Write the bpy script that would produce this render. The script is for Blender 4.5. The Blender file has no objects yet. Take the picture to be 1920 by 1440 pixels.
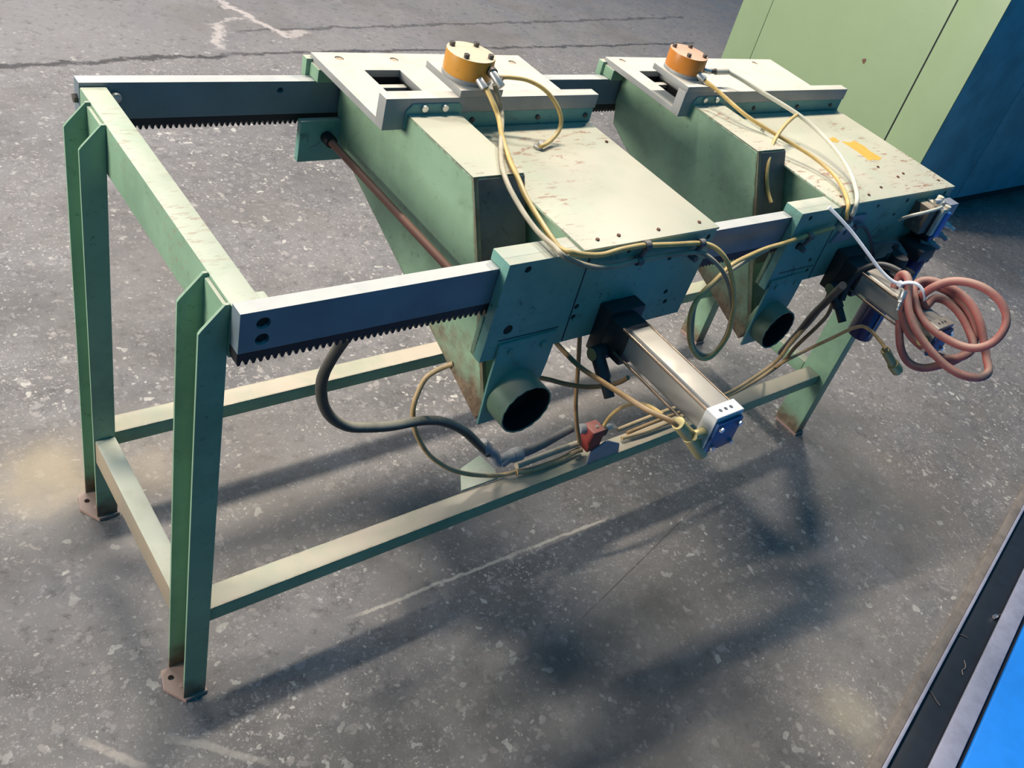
import bpy, bmesh, math, random
from mathutils import Vector, Matrix
random.seed(7)
S = bpy.context.scene
COL = S.collection

# ------------------------------------------------------------------ camera
cam_d = bpy.data.cameras.new('camera'); cam = bpy.data.objects.new('camera', cam_d); COL.objects.link(cam)
F_PX, CX, CY = 1680.72, 1163.36, 669.42
YAW, PITCH, ROLL = 0.930408, 0.611295, 0.376658
CAM = Vector((-0.40083, -0.87183, 1.64320))
fwd = Vector((math.sin(YAW)*math.cos(PITCH), math.cos(YAW)*math.cos(PITCH), -math.sin(PITCH)))
rt = Vector((math.cos(YAW), -math.sin(YAW), 0)); up = rt.cross(fwd)
r2 = rt*math.cos(ROLL)+up*math.sin(ROLL); u2 = -rt*math.sin(ROLL)+up*math.cos(ROLL)
cam.matrix_world = Matrix(((r2.x, u2.x, -fwd.x, CAM.x), (r2.y, u2.y, -fwd.y, CAM.y), (r2.z, u2.z, -fwd.z, CAM.z), (0, 0, 0, 1)))
cam_d.sensor_fit = 'HORIZONTAL'; cam_d.sensor_width = 36; cam_d.lens = F_PX/1920*36
cam_d.shift_x = -(CX-960)/1920; cam_d.shift_y = -(720-CY)/1920
cam_d.clip_start = 0.02; cam_d.clip_end = 100
S.camera = cam

# ------------------------------------------------------------------ world, lamps, exposure
w = bpy.data.worlds.new('hall_air'); S.world = w; w.use_nodes = True
bg = w.node_tree.nodes['Background']; bg.inputs[0].default_value = (0.02, 0.26, 0.53, 1); bg.inputs[1].default_value = 0.55
def area(name, loc, target, sx, sy, power, col, spread=180):
    d = bpy.data.lights.new(name, 'AREA'); d.shape = 'RECTANGLE'; d.size = sx; d.size_y = sy; d.energy = power; d.color = col
    d.spread = math.radians(spread)
    o = bpy.data.objects.new(name, d); COL.objects.link(o); o.location = loc
    q = (Vector(target)-Vector(loc)); o.rotation_euler = q.to_track_quat('-Z', 'Y').to_euler()
    return o
area('tube_row_lamp', (0.9, 1.92, 4.6), (0.6, 0.3, 0), 2.1, 0.08, 215, (1.0, 0.90, 0.75))
area('tube_row_lamp', (3.6, 2.10, 4.6), (1.3, 0.3, 0), 0.6, 0.08, 125, (1.0, 0.91, 0.78))
area('left_side_fill', (-6.0, 2.4, 1.9), (0.8, 1.0, 0.9), 2.2, 1.8, 265, (1.0, 0.92, 0.80), 130)  # unseen area light added low at the left to brighten left-facing sides
area('far_floor_fill', (0.0, 7.5, 5.0), (1.0, 4.6, 0), 5.0, 0.6, 165, (1.0, 0.93, 0.90), 110)  # unseen area light, aimed and narrowed to brighten the far floor
S.view_settings.view_transform = 'Standard'; S.view_settings.look = 'None'
S.view_settings.exposure = 0.0; S.view_settings.gamma = 1.0; S.view_settings.use_curve_mapping = False

# ------------------------------------------------------------------ materials
class NT:
    def __init__(s, name):
        s.m = bpy.data.materials.new(name); s.m.use_nodes = True; s.t = s.m.node_tree; s.n = s.t.nodes
        s.b = s.n['Principled BSDF']; s.pos = s.n.new('ShaderNodeNewGeometry')
    def link(s, a, b): s.t.links.new(a, b)
    def inp(s, sock, v):
        if hasattr(v, 'is_linked') or isinstance(v, bpy.types.NodeSocket): s.link(v, sock)
        else: sock.default_value = v
    def noise(s, scale, detail=4, rough=0.6, vec=None, off=0.0, out='Fac', dist=0.0):
        n = s.n.new('ShaderNodeTexNoise'); n.inputs['Scale'].default_value = scale; n.inputs['Detail'].default_value = detail
        n.inputs['Roughness'].default_value = rough; n.inputs['Distortion'].default_value = dist
        v = vec or s.pos.outputs['Position']
        if off:
            a = s.n.new('ShaderNodeVectorMath'); a.operation = 'ADD'; s.link(v, a.inputs[0]); a.inputs[1].default_value = (off, off*1.7, off*0.6); v = a.outputs[0]
        s.link(v, n.inputs['Vector']); return n.outputs[out]
    def vor(s, scale, out='Distance', vec=None, rnd=1.0):
        n = s.n.new('ShaderNodeTexVoronoi'); n.inputs['Scale'].default_value = scale; n.inputs['Randomness'].default_value = rnd
        s.link(vec or s.pos.outputs['Position'], n.inputs['Vector']); return n.outputs[out]
    def math(s, op, a, b=0.0, c=0.0):
        n = s.n.new('ShaderNodeMath'); n.operation = op; s.inp(n.inputs[0], a); s.inp(n.inputs[1], b); s.inp(n.inputs[2], c); return n.outputs[0]
    def step(s, v, a, b, lo=0.0, hi=1.0):
        n = s.n.new('ShaderNodeMapRange'); n.interpolation_type = 'SMOOTHSTEP'; s.inp(n.inputs['Value'], v)
        n.inputs['From Min'].default_value = a; n.inputs['From Max'].default_value = b; n.inputs['To Min'].default_value = lo; n.inputs['To Max'].default_value = hi
        return n.outputs['Result']
    def mix(s, f, a, b):
        n = s.n.new('ShaderNodeMix'); n.data_type = 'RGBA'; s.inp(n.inputs[0], f)
        for k, v in ((6, a), (7, b)):
            if isinstance(v, tuple): n.inputs[k].default_value = (*v, 1)
            else: s.link(v, n.inputs[k])
        return n.outputs[2]
    def xyz(s, what='Position'):
        n = s.n.new('ShaderNodeSeparateXYZ'); s.link(s.pos.outputs[what], n.inputs[0]); return n.outputs
    def scl(s, v3):
        a = s.n.new('ShaderNodeVectorMath'); a.operation = 'MULTIPLY'; s.link(s.pos.outputs['Position'], a.inputs[0]); a.inputs[1].default_value = v3; return a.outputs[0]
    def bump(s, h, strength=0.2, dist=0.002):
        n = s.n.new('ShaderNodeBump'); n.inputs['Strength'].default_value = strength; n.inputs['Distance'].default_value = dist
        s.link(h, n.inputs['Height']); s.link(n.outputs[0], s.b.inputs['Normal'])
    def fin(s, col, rough=0.5, metal=0.0, spec=0.5):
        s.inp(s.b.inputs['Base Color'], (*col, 1) if isinstance(col, tuple) else col)
        s.inp(s.b.inputs['Roughness'], rough); s.inp(s.b.inputs['Metallic'], metal); s.b.inputs['Specular IOR Level'].default_value = spec
        return s.m

RUST = (0.155, 0.060, 0.030)
def paint(name, base, dark=None, dust=0.75, dust_col=(0.60, 0.53, 0.42), rust=0.25, rust_low=None, rough=0.45, grime=0.35, speck=0.5, spec=0.4, dust_noise=True, scratch=0.0, edge=0.0):
    t = NT(name)
    dark = dark or tuple(c*0.72 for c in base)
    c = t.mix(t.step(t.noise(5, 5, 0.65), 0.35, 0.7), base, dark)
    sp = t.step(t.noise(80, 3, 0.7), 0.62, 0.70)
    sp2 = t.math('MULTIPLY', sp, t.step(t.noise(12, 2, 0.5, off=3), 0.42, 0.62))
    c = t.mix(t.math('MULTIPLY', sp2, speck), c, tuple(x*0.22 for x in base))
    g = t.math('MULTIPLY', t.step(t.noise(9, 6, 0.75, off=7, dist=0.6), 0.56, 0.80), grime)
    c = t.mix(g, c, (0.10, 0.085, 0.065))
    if rust:
        r = t.math('MULTIPLY', t.step(t.noise(42, 5, 0.75, off=11), 0.66, 0.70), t.step(t.noise(6, 3, 0.6, off=17), 0.50, 0.62))
        c = t.mix(t.math('MULTIPLY', r, rust), c, RUST)
    sm = t.math('MULTIPLY', t.step(t.noise(26, 5, 0.75, off=29, dist=0.8), 0.60, 0.70), t.math('MULTIPLY', grime, 0.9))
    c = t.mix(sm, c, tuple(x*0.45 for x in base))
    if edge:
        bv = t.n.new('ShaderNodeBevel'); bv.samples = 4; bv.inputs['Radius'].default_value = 0.008
        dp = t.n.new('ShaderNodeVectorMath'); dp.operation = 'DOT_PRODUCT'; t.link(bv.outputs[0], dp.inputs[0]); t.link(t.pos.outputs['Normal'], dp.inputs[1])
        em = t.math('MULTIPLY', t.step(dp.outputs['Value'], 0.99, 0.93), t.math('MULTIPLY', t.step(t.noise(30, 5, 0.75, off=37), 0.42, 0.54), edge))
    nz = t.xyz('Normal')[2]
    if dust:
        up_ = t.step(nz, 0.55, 0.92)
        dn = t.step(t.noise(7, 5, 0.65, off=23), 0.30, 0.62, 0.62, 1.0) if dust_noise else 1.0
        c = t.mix(t.math('MULTIPLY', t.math('MULTIPLY', up_, dn), dust), c, dust_col)
    if edge: c = t.mix(em, c, (0.085, 0.052, 0.034))
    if scratch:
        v = t.scl((9, 30, 30))
        s_ = t.math('MULTIPLY', t.step(t.noise(3.0, 6, 0.75, vec=v, off=5), 0.545, 0.60), t.step(t.noise(4.2, 3, 0.6, off=31), 0.46, 0.60))
        c = t.mix(t.math('MULTIPLY', s_, scratch), c, (0.30, 0.13, 0.07))
    if rust_low:
        z0, z1, amt = rust_low
        z = t.math('ADD', t.xyz()[2], t.math('MULTIPLY', t.math('SUBTRACT', t.noise(16, 5, 0.7, off=41), 0.5), 0.34*(z1-z0)/0.1*0.6))
        c = t.mix(t.math('MULTIPLY', t.step(z, z1, z0), amt), c, t.mix(t.step(t.noise(40, 5, 0.7), 0.4, 0.65), (0.10, 0.055, 0.035), (0.20, 0.135, 0.085)))
    t.bump(t.noise(120, 3, 0.6), 0.12, 0.001)
    return t.fin(c, rough, 0.0, spec)

def metal(name, base, rough=0.38, m=0.8, dirt=0.3, dirt_col=(0.12, 0.10, 0.08), dust=0.0, dust_col=(0.55, 0.48, 0.38)):
    t = NT(name)
    c = t.mix(t.step(t.noise(8, 5, 0.6), 0.35, 0.7), base, tuple(x*0.82 for x in base))
    c = t.mix(t.math('MULTIPLY', t.step(t.noise(14, 6, 0.75, off=3, dist=.5), 0.55, 0.78), dirt), c, dirt_col)
    if dust:
        c = t.mix(t.math('MULTIPLY', t.step(t.xyz('Normal')[2], 0.55, 0.92), dust), c, dust_col)
    return t.fin(c, t.step(t.noise(20, 4, 0.6, off=9), 0.3, 0.7, rough*0.85, rough*1.25), m)

def plain(name, col, rough=0.5, m=0.0, var=0.25, dust=0.0, dust_col=(0.50, 0.44, 0.36), trans=0.0):
    t = NT(name)
    c = t.mix(t.step(t.noise(22, 5, 0.65), 0.35, 0.7), col, tuple(x*(1-var) for x in col))
    if dust:
        c = t.mix(t.math('MULTIPLY', t.step(t.xyz('Normal')[2], 0.0, 0.9), t.math('MULTIPLY', t.step(t.noise(11, 4, 0.7, off=3), 0.3, 0.6, 0.4, 1.0), dust)), c, dust_col)
    if trans: t.b.inputs['Transmission Weight'].default_value = trans; t.b.inputs['IOR'].default_value = 1.35
    return t.fin(c, rough, m)

GREEN = (0.235, 0.385, 0.255)
M = {}
M['frame'] = paint('mint_frame_paint', GREEN, dust=0.80, dust_col=(0.58, 0.55, 0.44), rust=0.5, rust_low=(0.015, 0.085, 0.9), grime=0.35)
M['rail_low'] = paint('dusty_low_rail_paint', GREEN, dust=0.93, dust_col=(0.56, 0.46, 0.36), rust=0.3, grime=0.3, edge=0.5)
M['end_dirty'] = paint('caked_end_beam', (0.32, 0.25, 0.175), dark=(0.26, 0.22, 0.16), dust=0.95, dust_col=(0.56, 0.57, 0.46), rust=0.5, grime=0.3)
M['beam'] = paint('mint_beam_paint', GREEN, dust=0.82, dust_col=(0.60, 0.60, 0.48), rust=0.9, grime=0.25, scratch=0.4)
M['hopper'] = paint('mint_hopper_paint', (0.245, 0.385, 0.255), dust=0.85, dust_col=(0.54, 0.49, 0.38), rust=0.5, rust_low=(0.58, 0.70, 0.95), grime=0.45, edge=0.95)
M['cover'] = paint('dusty_cover_paint', (0.42, 0.52, 0.38), dust=0.90, dust_col=(0.56, 0.51, 0.405), rust=0.5, grime=0.25, scratch=0.85, speck=0.3)
M['plate'] = paint('front_plate_paint', (0.165, 0.36, 0.30), dark=(0.115, 0.27, 0.235), dust=0.85, dust_col=(0.60, 0.53, 0.42), rust=0.2, grime=0.95, speck=1.0)
M['alum'] = metal('bare_alloy_plate', (0.33, 0.33, 0.32), 0.5, 0.15, 0.30, (0.42, 0.31, 0.22), dust=0.8, dust_col=(0.66, 0.61, 0.52))  # dust tone also paints bright light onto tops above darker fronts
M['rail'] = metal('ground_steel_rail', (0.165, 0.215, 0.25), 0.42, 0.12, 0.30, (0.14, 0.13, 0.12), dust=0.85, dust_col=(0.58, 0.57, 0.54))  # dark base; up-facing sides lightened to carry the light on the rail top
M['rack'] = plain('oily_rack_steel', (0.030, 0.026, 0.030), 0.45, 0.4)
M['chute_front'] = paint('rusty_chute_face', (0.21, 0.175, 0.15), dark=(0.095, 0.08, 0.07), dust=0.85, rust=0.5, grime=0.7, speck=0.8)
M['pipe'] = paint('outlet_pipe_paint', (0.17, 0.27, 0.175), dark=(0.11, 0.15, 0.10), dust=0.75, dust_col=(0.50, 0.42, 0.30), rust=0.9, grime=0.6)
M['inside'] = plain('bore_shade_black', (0.012, 0.011, 0.011), 0.8)  # near-black stands in for the shade inside bores and sunk holes
M['ochre'] = paint('ochre_enamel', (0.60, 0.27, 0.035), dust=0.96, dust_col=(0.66, 0.58, 0.42), rust=0.0, grime=0.25, rough=0.4, dust_noise=False)
M['orange'] = paint('orange_enamel', (0.60, 0.21, 0.03), dust=0.85, dust_col=(0.66, 0.42, 0.30), rust=0.0, grime=0.15, rough=0.35, dust_noise=False)
M['steel'] = metal('dull_fitting_steel', (0.62, 0.60, 0.56), 0.35, 0.75, 0.35)
M['bolt'] = metal('dark_bolt_steel', (0.10, 0.085, 0.075), 0.45, 0.5, 0.4)
M['chrome'] = metal('bright_bolt_steel', (0.75, 0.75, 0.75), 0.22, 0.9, 0.15)
M['hole'] = M['inside']
M['shaft'] = paint('rust_brown_shaft', (0.20, 0.085, 0.06), dust=0.5, dust_col=(0.33, 0.19, 0.14), rust=0.4, grime=0.4, rough=0.6)
M['block'] = plain('black_mount_block', (0.022, 0.022, 0.026), 0.5, 0.0, 0.3, dust=0.25, dust_col=(0.10, 0.09, 0.085))
M['cyl'] = metal('cylinder_alloy', (0.42, 0.40, 0.37), 0.42, 0.4, 0.45, (0.25, 0.19, 0.13), dust=0.6, dust_col=(0.46, 0.41, 0.34))
M['cap'] = metal('cylinder_cap_alloy', (0.62, 0.63, 0.64), 0.45, 0.15, 0.12)
M['blue'] = plain('blue_enamel', (0.020, 0.075, 0.22), 0.4, 0.0, 0.4)
M['valve_blue'] = plain('bright_blue_valve', (0.03, 0.17, 0.55), 0.4, 0.0, 0.2)  # the valve parts' own stronger blue
M['navy'] = plain('navy_bowl', (0.012, 0.020, 0.10), 0.25, 0.0, 0.2)
M['tray'] = plain('dark_tray_recess', (0.012, 0.017, 0.028), 0.5, 0.0, 0.3)  # near-black along the whole recess
M['brass'] = metal('dull_brass', (0.52, 0.43, 0.20), 0.42, 0.5, 0.35)
M['amber'] = plain('amber_tube', (0.74, 0.50, 0.17), 0.32, 0.0, 0.25, dust=0.3, dust_col=(0.80, 0.68, 0.42), trans=0.15)
M['amber_dirty'] = plain('dusty_amber_tube', (0.50, 0.33, 0.15), 0.45, 0.0, 0.4, dust=0.55, dust_col=(0.55, 0.44, 0.29))
M['white_tube'] = plain('clear_white_tube', (0.80, 0.76, 0.62), 0.30, 0.0, 0.1, trans=0.2)
M['grey_tube'] = plain('dusty_grey_tube', (0.34, 0.29, 0.21), 0.5, 0.0, 0.4, dust=0.6, dust_col=(0.62, 0.55, 0.40))
M['brown_tube'] = plain('brown_tube', (0.30, 0.175, 0.075), 0.45, 0.0, 0.4, dust=0.5, dust_col=(0.46, 0.33, 0.18))
M['rubber'] = plain('dusty_black_rubber', (0.055, 0.052, 0.048), 0.6, 0.0, 0.3, dust=0.95, dust_col=(0.50, 0.45, 0.36))
M['black'] = plain('black_rubber', (0.025, 0.025, 0.030), 0.45, 0.0, 0.3, dust=0.35, dust_col=(0.14, 0.13, 0.12))
M['grey_plastic'] = plain('grey_conduit_plastic', (0.24, 0.25, 0.28), 0.5, 0.0, 0.2, dust=0.55, dust_col=(0.48, 0.44, 0.39))
M['dark_plastic'] = plain('dark_conduit', (0.10, 0.10, 0.115), 0.5, 0.0, 0.3, dust=0.6, dust_col=(0.30, 0.27, 0.23))
M['red_rubber'] = plain('dusty_red_rubber', (0.40, 0.115, 0.10), 0.6, 0.0, 0.35, dust=0.85, dust_col=(0.40, 0.26, 0.20))
M['red_block'] = plain('red_sensor_body', (0.26, 0.035, 0.03), 0.45, 0.0, 0.25, dust=0.75, dust_col=(0.50, 0.22, 0.18))
M['nylon'] = plain('white_nylon', (0.86, 0.87, 0.92), 0.35, 0.0, 0.04)
M['lilac'] = plain('pale_bracket_steel', (0.30, 0.32, 0.38), 0.45, 0.2, 0.2)
M['valve'] = plain('dusty_valve_body', (0.16, 0.12, 0.085), 0.55, 0.0, 0.4, dust=0.7, dust_col=(0.56, 0.47, 0.36))
M['valve_white'] = plain('pale_valve_body', (0.66, 0.60, 0.48), 0.5, 0.0, 0.3)
M['yellow'] = plain('yellow_sticker', (0.72, 0.38, 0.045), 0.5, 0.0, 0.12)
M['cab'] = paint('pale_green_enamel', (0.285, 0.38, 0.215), dark=(0.272, 0.365, 0.205), dust=0.3, rust=0.15, grime=0.10, speck=0.1, rough=0.4)
M['cab_blue'] = paint('blue_panel_enamel', (0.10, 0.36, 0.48), dust=0.3, rust=0.0, grime=0.12, speck=0.15, rough=0.45)
M['plinth'] = plain('plinth_and_gap_black', (0.018, 0.020, 0.028), 0.6)
M['bright_blue'] = plain('bright_blue_enamel', (0.015, 0.25, 0.86), 0.38, 0.0, 0.08)
M['pale_steel'] = plain('pale_flange_steel', (0.34, 0.34, 0.44), 0.5, 0.1, 0.2)
M['tan_board'] = plain('dusty_tan_kerb', (0.22, 0.185, 0.16), 0.7, 0.0, 0.35)

def floor_mat():
    t = NT('worn_aggregate_concrete'); x, y, z = t.xyz()
    c = t.mix(t.step(t.noise(1.3, 5, 0.6), 0.35, 0.68), (0.205, 0.190, 0.190), (0.150, 0.138, 0.134))
    c = t.mix(t.step(t.noise(3.2, 6, 0.7, off=4), 0.45, 0.75, 0, 0.75), c, (0.085, 0.078, 0.080))
    c = t.mix(t.step(t.noise(14, 5, 0.7, off=9), 0.5, 0.75, 0, 0.5), c, (0.075, 0.07, 0.072))
    # far floor is worn smooth and evenly grey
    c = t.mix(t.step(t.math('ADD', y, t.math('MULTIPLY', t.noise(2, 3, .6), .8)), 2.3, 3.4, 0, 0.8), c, (0.215, 0.198, 0.195))
    worn = t.step(t.noise(2.6, 4, 0.65, off=13), 0.34, 0.6, 0.25, 1.0)
    near = t.step(y, 2.4, 3.0, 1.0, 0.25)
    # stones in two sizes
    for sc, thr, off, amt in ((40, 0.42, 2, 0.8), (78, 0.40, 6, 0.8), (150, 0.42, 8, 0.75), (300, 0.40, 9, 0.6)):
        n = t.n.new('ShaderNodeVectorMath'); n.operation = 'ADD'; t.link(t.pos.outputs['Position'], n.inputs[0])
        dn = t.n.new('ShaderNodeTexNoise'); dn.inputs['Scale'].default_value = sc*0.9; dn.inputs['Detail'].default_value = 3; t.link(t.pos.outputs['Position'], dn.inputs['Vector'])
        sc_ = t.n.new('ShaderNodeVectorMath'); sc_.operation = 'SCALE'; t.link(dn.outputs['Color'], sc_.inputs[0]); sc_.inputs['Scale'].default_value = 1.9/sc
        t.link(sc_.outputs[0], n.inputs[1])
        d = t.vor(sc, 'Distance', n.outputs[0]); col = t.vor(sc, 'Color', n.outputs[0])
        sep = t.n.new('ShaderNodeSeparateColor'); t.link(col, sep.inputs[0])
        m = t.math('MULTIPLY', t.step(d, thr, thr-0.10), t.step(sep.outputs[0], 0.62, 0.68))
        m = t.math('MULTIPLY', t.math('MULTIPLY', m, t.step(t.noise(3.4, 4, 0.65, off=off), 0.36, 0.60, 0.12, 1.0)), t.math('MULTIPLY', near, amt))
        stone = t.mix(sep.outputs[1], (0.38, 0.335, 0.31), (0.25, 0.24, 0.25))
        stone = t.mix(t.step(sep.outputs[2], 0.86, 0.9), stone, (0.55, 0.52, 0.47))
        c = t.mix(m, c, stone)
    c = t.mix(t.step(t.noise(34, 5, 0.75, off=33), 0.52, 0.72, 0, 0.65), c, (0.055, 0.050, 0.052))
    c = t.mix(t.math('MULTIPLY', t.step(t.noise(230, 2, 0.6, off=15), 0.70, 0.76), 0.7), c, (0.60, 0.58, 0.56))
    # brown tracked dirt
    c = t.mix(t.step(t.noise(1.7, 5, 0.65, off=21), 0.48, 0.68, 0, 0.55), c, (0.150, 0.130, 0.112))
    def blob(px, py, r0, r1, amt, col, ns=5):
        nonlocal c
        dx = t.math('SUBTRACT', x, px); dy = t.math('SUBTRACT', y, py)
        d = t.math('SQRT', t.math('ADD', t.math('MULTIPLY', dx, dx), t.math('MULTIPLY', dy, dy)))
        d = t.math('ADD', d, t.math('MULTIPLY', t.math('SUBTRACT', t.noise(ns, 5, 0.7, off=px*3+1), 0.5), r1*1.2))
        c = t.mix(t.math('MULTIPLY', t.step(d, r1, r0), amt), c, col)
    blob(-0.08, 0.66, 0.0, 0.17, 0.7, (0.40, 0.32, 0.21), 11)
    blob(0.10, 0.60, 0.0, 0.12, 0.45, (0.38, 0.31, 0.22), 13)
    blob(1.16, -0.70, 0.02, 0.10, 0.5, (0.38, 0.33, 0.23), 14)
    blob(1.9, -0.35, 0.05, 0.40, 0.55, (0.26, 0.215, 0.175))
    blob(0.95, -0.20, 0.05, 0.35, 0.40, (0.27, 0.24, 0.215), 9)
    blob(1.35, -0.60, 0.05, 0.45, 0.40, (0.27, 0.235, 0.20), 9)
    c = t.mix(t.math('MULTIPLY', t.math('MULTIPLY', t.step(t.math('ADD', y, t.math('MULTIPLY', t.noise(2.2, 5, .7, off=51), 0.5)), 0.30, -0.02), t.step(t.math('ADD', x, t.noise(3, 4, .7, off=61)), 1.75, 1.25)), t.step(t.noise(6, 5, 0.7, off=53), 0.30, 0.62, 0.15, 0.65)), c, (0.066, 0.062, 0.060))  # floor tone darker towards the front, fading out to the right
    # cracks and pale repair marks
    wob = t.math('MULTIPLY', t.math('SUBTRACT', t.noise(9, 6, 0.75, off=2), 0.5), 0.16)
    def crack(x0, y0, x1, y1, wdt, amt, col, k=1.0):
        nonlocal c
        L = math.hypot(x1-x0, y1-y0); ux, uy = (x1-x0)/L, (y1-y0)/L
        dx = t.math('SUBTRACT', x, x0); dy = t.math('SUBTRACT', y, y0)
        s_ = t.math('ADD', t.math('MULTIPLY', dx, ux), t.math('MULTIPLY', dy, uy))
        d = t.math('ABSOLUTE', t.math('ADD', t.math('SUBTRACT', t.math('MULTIPLY', dy, ux), t.math('MULTIPLY', dx, uy)), t.math('MULTIPLY', wob, k)))
        m = t.math('MULTIPLY', t.step(d, wdt, wdt*0.35), t.math('MULTIPLY', t.step(s_, -0.02, 0.04), t.step(s_, L+0.02, L-0.04)))
        m = t.math('MULTIPLY', m, t.step(t.noise(18, 4, 0.7, off=x0), 0.30, 0.5, 0.3, 1.0))
        c = t.mix(t.math('MULTIPLY', m, amt), c, col)
    DK = (0.035, 0.03, 0.03); PL = (0.50, 0.44, 0.41)
    crack(-1.5, 2.30, 1.1, 2.67, 0.022, 0.9, DK, 0.8); crack(1.1, 2.67, 4.2, 2.93, 0.016, 0.8, DK, 0.6)
    crack(1.22, 2.90, 4.5, 3.35, 0.016, 0.6, DK, 0.7); crack(-0.5, 3.0, 6, 3.9, 0.012, 0.5, DK, 0.8)
    crack(1.22, 3.30, 1.45, 2.84, 0.030, 0.8, PL, 1.5); crack(1.17, 2.98, 1.08, 2.72, 0.030, 0.75, PL, 1.3); crack(1.42, 2.86, 1.56, 2.93, 0.026, 0.7, PL, 1.0); crack(1.33, 3.05, 1.12, 2.97, 0.016, 0.6, PL, 1.2)
    crack(0.30, 0.050, 1.0, 0.020, 0.006, 0.75, (0.50, 0.45, 0.38), 0.2); crack(0.745, -0.187, 1.275, -0.054, 0.0022, 0.6, DK, 0.03)
    crack(-0.205, 0.045, -0.13, -0.06, 0.010, 0.8, (0.45, 0.39, 0.34), 0.15); crack(-0.09, -0.02, 0.05, -0.16, 0.010, 0.5, (0.42, 0.38, 0.33), 0.2)
    t.bump(t.noise(160, 4, 0.7), 0.25, 0.002)
    return t.fin(c, t.step(t.noise(5, 4, 0.6, off=5), 0.3, 0.7, 0.42, 0.72), 0.0, 0.45)
M['floor'] = floor_mat()

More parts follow.
